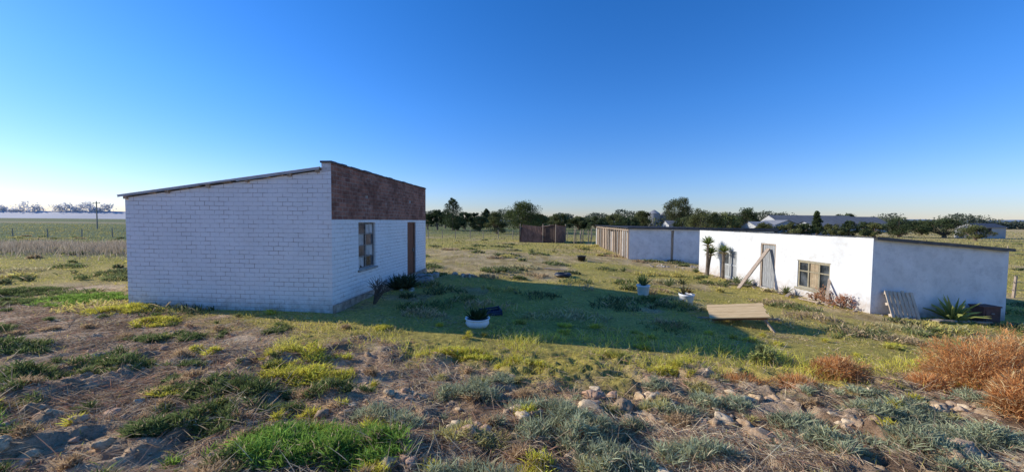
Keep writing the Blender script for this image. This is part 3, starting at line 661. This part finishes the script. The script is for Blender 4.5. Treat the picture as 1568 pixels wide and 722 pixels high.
def ridge(name,x0,x1,y,h,mat,n=160,seed=1):
    xs_=np.linspace(x0,x1,n); hh=h*(.75+.4*fbm(xs_*.004,xs_*0,seed))*np.sin(np.pi*np.linspace(0.04,.96,n))**.35
    rows=[(-60,-2),(0,None),(200,-2)]; V=[]
    for dy,zz in rows:
        for i in range(n): V.append((xs_[i],y+dy,hh[i] if zz is None else zz))
    F=[(k*n+i,k*n+i+1,(k+1)*n+i+1,(k+1)*n+i) for k in range(2) for i in range(n-1)]
    np_mesh(name,V,F,None,[mat],smooth=True); return lambda q:np.interp(q,xs_,hh)
f=ridge('distant_hill',-2000,-250,700,14,M_HAZETINT)
line('haze_tinted_trees',-1150,-760,700,4,19,4500,3.0,(.88,.84,.80),zf=lambda q:f(q)-2,gap=.42,mat=foliage_mat('haze_tinted_foliage',.5))  # near-white leaf colour paints the haze onto these trees
ridge('distant_hill',1500,4200,2200,34,noisy('haze_blue_hill',(.20,.27,.36),(.25,.32,.40),.005),seed=4)  # blue of distance haze put into the base colour
ridge('distant_hill',-600,2600,3000,14,noisy('haze_blue_hill_far',(.28,.34,.42),(.32,.38,.46),.005),seed=6)  # paler blue, haze again painted into the hill colour
# ------------------------------------------------------------ small objects
def rosette(parts,c,n,L,w,col,up=.9,spread=1.,droop=.5):
    a=np.arange(n)*2.4+R.random(n)*.3; t=np.linspace(0,1,n); h=up*(1-.75*t)+.15
    D=np.stack([np.cos(a)*spread*(.25+.75*t),np.sin(a)*spread*(.25+.75*t),h],1); D/=np.linalg.norm(D,axis=1,keepdims=True); D*=L*R.uniform(.8,1.1,(n,1))
    P=np.tile([c],(n,1))+D*.05; parts.append(blades(P,D,w,np.tile([col],(n,1)).astype(float),droop,.25))
    parts.append(blades(P,D*.97,w*.7,np.tile([col],(n,1)).astype(float)*.8,droop*.9,.2))
def pot(name,x,y,r,h,prof,plants,base_z=None):
    z=g(x,y)-.02 if base_z is None else base_z; E=empty(name,(x,y,z)); mb=MB(); mb.lathe([(a*r,b_*h) for a,b_ in prof],(0,0,0),24); mb.obj('pot',[M_WHITE],E,True)
    mb=MB(); mb.lathe([(.001,h*.86),(r*.9,h*.86)],(0,0,0),20); mb.obj('soil',[M_SOIL],E)
    pr=[]; plants(pr,h*.86); put('plant',pr,FOL,E)
bucket=[(.001,0),(.74,0),(.76,.02),(.93,.8),(.98,.82),(1,.92),(1.0,1.0),(.93,1.0),(.88,.8)]
bowl=[(.001,0),(.6,0),(.78,.1),(.97,.45),(.93,.75),(.9,.82),(1.02,.9),(1.02,1.0),(.92,1.0),(.86,.75)]
AG=(.17,.23,.09)
pot('white_plant_pot',4.53,12.5,.225,.37,bucket,lambda p,z:(rosette(p,(0,0,z),22,.46,.055,AG,1.3,.75,.1)))
pot('white_plant_pot',5.45,11.3,.23,.33,bucket,lambda p,z:[rosette(p,(-.1,0,z),10,.34,.04,(.18,.16,.07),1.3,.7,.2),rosette(p,(-.14,0,z+.34),12,.26,.035,(.2,.2,.08)),rosette(p,(.1,.05,z+.05),12,.24,.035,(.26,.13,.06)),p.append(blades(np.array([[-.1,0,z]]),np.array([[-.06,0,.46]]),.04,np.array([[.25,.17,.1]])))])
pot('white_bowl_planter',-.69,7.4,.25,.2,bowl,lambda p,z:[rosette(p,(q,r_,z),14,.26,.045,(.08,.12,.05),1.1,.8,.2) for q,r_ in ((-.1,0),(.1,.04),(0,-.06))])
z=g(-.5,8.7); mb=MB()
for k in range(2):
    for s in (0,1): mb.box((-.3,-.2+.38*s,.02+k*.075),(.3,-.18+.38*s,.075+k*.075)); mb.box((-.3+.58*s,-.178,.02+k*.075),(-.28+.58*s,.178,.075+k*.075))
for sx in (-.298,.262):
    for sy in (-.198,.165): mb.box((sx,sy,0),(sx+.034,sy+.03,.17))
mb.box((-.278,-.178,.01),(.278,.178,.03))
o=mb.obj('dark_blue_plastic_crate',[noisy('navy_plastic',(.015,.02,.05),(.03,.04,.09),6,.5)]); o.location=(-.5,8.7,z+.0); o.rotation_euler=(rad(6),rad(-4),.3); o.scale=(.85,.85,.75)
mb=MB(); mb.lathe([(.001,0),(.2,0),(.27,.3),(.29,.3),(.29,.33),(.25,.33),(.19,.03),(.001,.03)],(0,0,0),22); o=mb.obj('black_tub',[M_BLACK],None,True); o.location=(4.4,23.0,g(4.4,23.))
mb=MB(); pr=[(.27+.1*math.cos(a),.09+.08*math.sin(a)) for a in [i*2*math.pi/12 for i in range(13)]]
mb.lathe(pr,(0,0,0),28); o=mb.obj('old_tyre',[M_BLACK],None,True); o.location=(2.2,15.6,g(2.2,15.6))
def aloe(name,x,y,n,L,w,col,k=1,z=None,up=.9):
    p=[]
    for i in range(k):
        xx=x+random.uniform(-.3,.3)*(k>1); yy=y+random.uniform(-.5,.5)*(k>1); rosette(p,(xx,yy,(g(xx,yy) if z is None else z)+.02),n,L*random.uniform(.8,1.1),w,col,up,1.,.35)
    return put(name,p)
aloe('aloe_clump',-3.35,11.2,22,.52,.05,(.08,.09,.045),4); aloe('aloe_clump',-3.2,12.6,16,.4,.04,(.11,.12,.05),2)
aloe('agave_plant',13.65,11.2,26,.82,.10,(.46,.48,.15),1,None,.8)
for xx,yy in ((-.55,15.5),(-.3,16.0),(-.9,22.),(1.5,27),(-3,30),(6.3,14.5),(5.7,18.5),(10.5,17.),(10.7,16.6),(10.3,20.3),(10.8,14.3)): aloe('aloe_plant',xx,yy,18,.38,.05,(.22,.25,.11),1)
def twig(mb,p,d,L,r,depth):
    q=p+d*L; mb.tube(p,q,r,r*.6,5)
    if depth:
        for i in range(3 if depth>1 else 2):
            nd=(d+Vector((random.gauss(0,.55),random.gauss(0,.55),random.gauss(.05,.35)))).normalized(); twig(mb,p+d*L*random.uniform(.5,1),nd,L*random.uniform(.6,.85),r*.55,depth-1)
def shrub(name,x,y,L,dep,n=4,mat=M_DRY,leafc=None,r=.016):
    mb=MB(); z=g(x,y)
    for i in range(n): twig(mb,Vector((x,y,z-.03)),Vector((random.gauss(0,.5),random.gauss(0,.5),1)).normalized(),L,r,dep)
    if leafc is None: return mb.obj(name,[mat])
    E=empty(name); mb.obj('branches',[mat],E); pts=np.array(mb.v)[::3]; m=len(pts)
    put('leaves',[blades(pts,R.normal(size=(m,3))*.04,.02,np.tile([leafc],(m,1)).astype(float))],FOL,E); return E
shrub('bare_shrub',-3.45,9.1,.38,3,5,noisy('dead_branch',(.07,.05,.035),(.16,.12,.09),10),None,.030); shrub('dry_climbing_shrub',11.0,12.6,.30,3,4,M_DRY,(.56,.28,.15)); shrub('dry_climbing_shrub',11.05,12.1,.24,3,5,M_DRY,(.56,.26,.14)); shrub('dry_climbing_shrub',10.95,13.1,.16,3,4,M_DRY,(.5,.28,.15))
shrub('young_thorn_shrub',4.0,6.0,.12,3,4,M_DRY,(.36,.38,.12)); shrub('young_thorn_shrub',4.35,6.1,.14,3,4,M_DRY,(.38,.39,.14))
def yucca(x,y,heads,L,name='yucca_tree'):
    E=empty(name); mb=MB(); z=g(x,y); p=[]
    b0=Vector((x,y,z-.1))
    for dx,dy,h in heads:
        mid=b0+Vector((dx*.4,dy*.4,h*.55)); top=Vector((x+dx,y+dy,z+h)); mb.tube(b0,mid,.09,.07,8); mb.tube(mid,top,.07,.06,8)
        rosette(p,tuple(top),60,L,.045,(.24,.29,.09),1.3,1.1,.35)
        rosette(p,tuple(top-Vector((0,0,.10))),18,L*.7,.04,(.34,.28,.13),.0,1.3,1.4)
    mb.obj('trunk',[M_BARK],E); put('leaf_heads',p,FOL,E)
yucca(10.25,19.1,[(0,0,1.65),(.22,.1,1.15)],.50); yucca(10.62,18.3,[(0,0,1.35)],.42)
mb=MB()
for k in range(7): mb.box((k*.135,-.01,0),(k*.135+.095,.012,.85+random.uniform(-.03,.03)))
for zz in (.06,.4,.74): mb.box((0,.013,zz),(.91,.085,zz+.08))
o=mb.obj('wooden_pallet',[noisy('pallet_wood',(.42,.33,.24),(.70,.57,.43),5,.9,.5,.006,0,(6,6,.7))]); o.location=(11.62,11.05,g(11.6,11.05)-.02); o.rotation_euler=(rad(-22),rad(4),.03)
mb=MB(); mb.box((-.26,-.18,0),(.26,.18,.5),0); mb.box((-.28,-.2,.5),(.28,.2,.54),0); mb.box((-.2,-.195,.08),(.2,-.181,.42),0); mb.box((-.04,-.215,.3),(.04,-.196,.34),1)
o=mb.obj('rusty_metal_box',[noisy('brown_box',(.09,.045,.035),(.18,.09,.07),5),M_STEEL],bevel=.01); o.location=(14.75,11.3,g(14.75,11.3)-.02)
E=empty('broken_wooden_table',(5.75,9.25,g(5.75,9.25)+.30)); E.rotation_euler=(rad(10),rad(-8),-.42)
mb=MB()
for k in range(5): mb.box((-.64+random.uniform(-.02,.02),-.44+k*.177,0),(.62+random.uniform(-.03,.03),-.44+k*.177+.17,.022+random.uniform(0,.004)),0)
mb.obj('table_top',[M_PLY],E,bevel=.004)
mb=MB()
for a,b_ in (((-.6,-.38,-.07),(.58,-.35,-.002)),((-.6,.35,-.07),(.58,.38,-.002)),((-.5,-.348,-.06),(-.44,.348,-.002)),((.42,-.348,-.06),(.48,.348,-.002))): mb.box(a,b_)
mb.obj('apron',[M_WOODD],E); beam('leg_1',(.5,-.33,-.05),(.72,-.5,-.45),.05,.05,M_WOOD,E); beam('leg_2',(-.5,.3,-.05),(-.55,.3,-.45),.05,.05,M_WOOD,E); beam('leg_3',(-.5,-.3,-.05),(-.85,-.42,-.22),.05,.05,M_WOOD,E); beam('cross_bar',(-.95,-.1,-.10),(.85,-.3,-.11),.04,.04,M_WOOD,E)
mb=MB()
for i in range(7):
    M=Matrix.Translation((-3.0+random.uniform(-.25,.35),12.6+random.uniform(-.5,.9),.06))@Matrix.Rotation(random.uniform(0,3),4,'Z'); mb.box((-.2,-.1,-.12),(.2,.1,.1),0,M)
mb.obj('concrete_blocks',[M_CONC],bevel=.01)
for (xa,ya,xb,yb,w_) in ((1.6,17.8,2.6,17.4,.12),(12.7,11.0,13.3,10.9,.10),(10.3,13.6,10.9,14.2,.10),(10.5,13.2,10.6,12.5,.07),(9.8,16.4,10.6,16.1,.1),(12.6,10.75,13.0,10.95,.14),(14.0,10.9,14.4,10.85,.08)):
    beam('old_plank',(xa,ya,g(xa,ya)+.05),(xb,yb,g(xb,yb)+.08),w_,.04,M_WOOD)
rocks('rubble_pile',[(random.gauss(11.6,.5),20.5+random.gauss(3,.6),random.uniform(.06,.16)) for i in range(20)]+[(9.2+random.gauss(0,.5),22.3+random.gauss(0,.3),random.uniform(.06,.15)) for i in range(20)],[(.5,.46,.4),(.36,.31,.26)])
# ------------------------------------------------------------ light, sky, camera
S=Vector((-8.9,2.1,3.65)).normalized(); el=math.asin(S.z); az=math.atan2(S.x,S.y)
L=bpy.data.lights.new('sun','SUN'); L.energy=5.0; L.angle=rad(.5); L.color=(1,.95,.85)
o=bpy.data.objects.new('sun',L); COL.objects.link(o); o.rotation_euler=S.to_track_quat('Z','Y').to_euler()
w=bpy.data.worlds.new('World'); scn.world=w; w.use_nodes=True; nt=w.node_tree
sk=N(nt,'ShaderNodeTexSky',sky_type='NISHITA'); sk.sun_disc=False; sk.sun_elevation=el; sk.sun_rotation=az; sk.air_density=1.0; sk.dust_density=.15; sk.ozone_density=3.0; sk.altitude=50
bg=nt.nodes['Background']; bg.inputs[1].default_value=.15
hs=N(nt,'ShaderNodeHueSaturation'); hs.inputs['Saturation'].default_value=1.25; nt.links.new(sk.outputs[0],hs.inputs['Color'])
tc=N(nt,'ShaderNodeTexCoord'); sp=N(nt,'ShaderNodeSeparateXYZ'); nt.links.new(tc.outputs['Generated'],sp.inputs[0])
tint=ramp(nt,sp.outputs[2],[(0.0,(.50,.56,.74)),(.10,(.52,.66,.88)),(.28,(.46,.74,1.0)),(.55,(.36,.74,1.0))])
c=mix(nt,1.0,hs.outputs[0],tint,'MULTIPLY'); c=mix(nt,1.0,c,(1.40,1.24,1.34),'MULTIPLY')
nt.links.new(c,bg.inputs[0])
cam=bpy.data.cameras.new('camera'); cam.lens=12.86; cam.sensor_width=36; cam.clip_end=12000; cam.clip_start=.05
co=bpy.data.objects.new('camera',cam); COL.objects.link(co)
co.matrix_world=Matrix.Translation((0,0,2.1))@Matrix.Rotation(rad(90-2.35),4,'X')@Matrix.Rotation(rad(.5),4,'Z')
scn.camera=co
scn.view_settings.view_transform='Standard'; scn.view_settings.look='None'; scn.view_settings.exposure=0
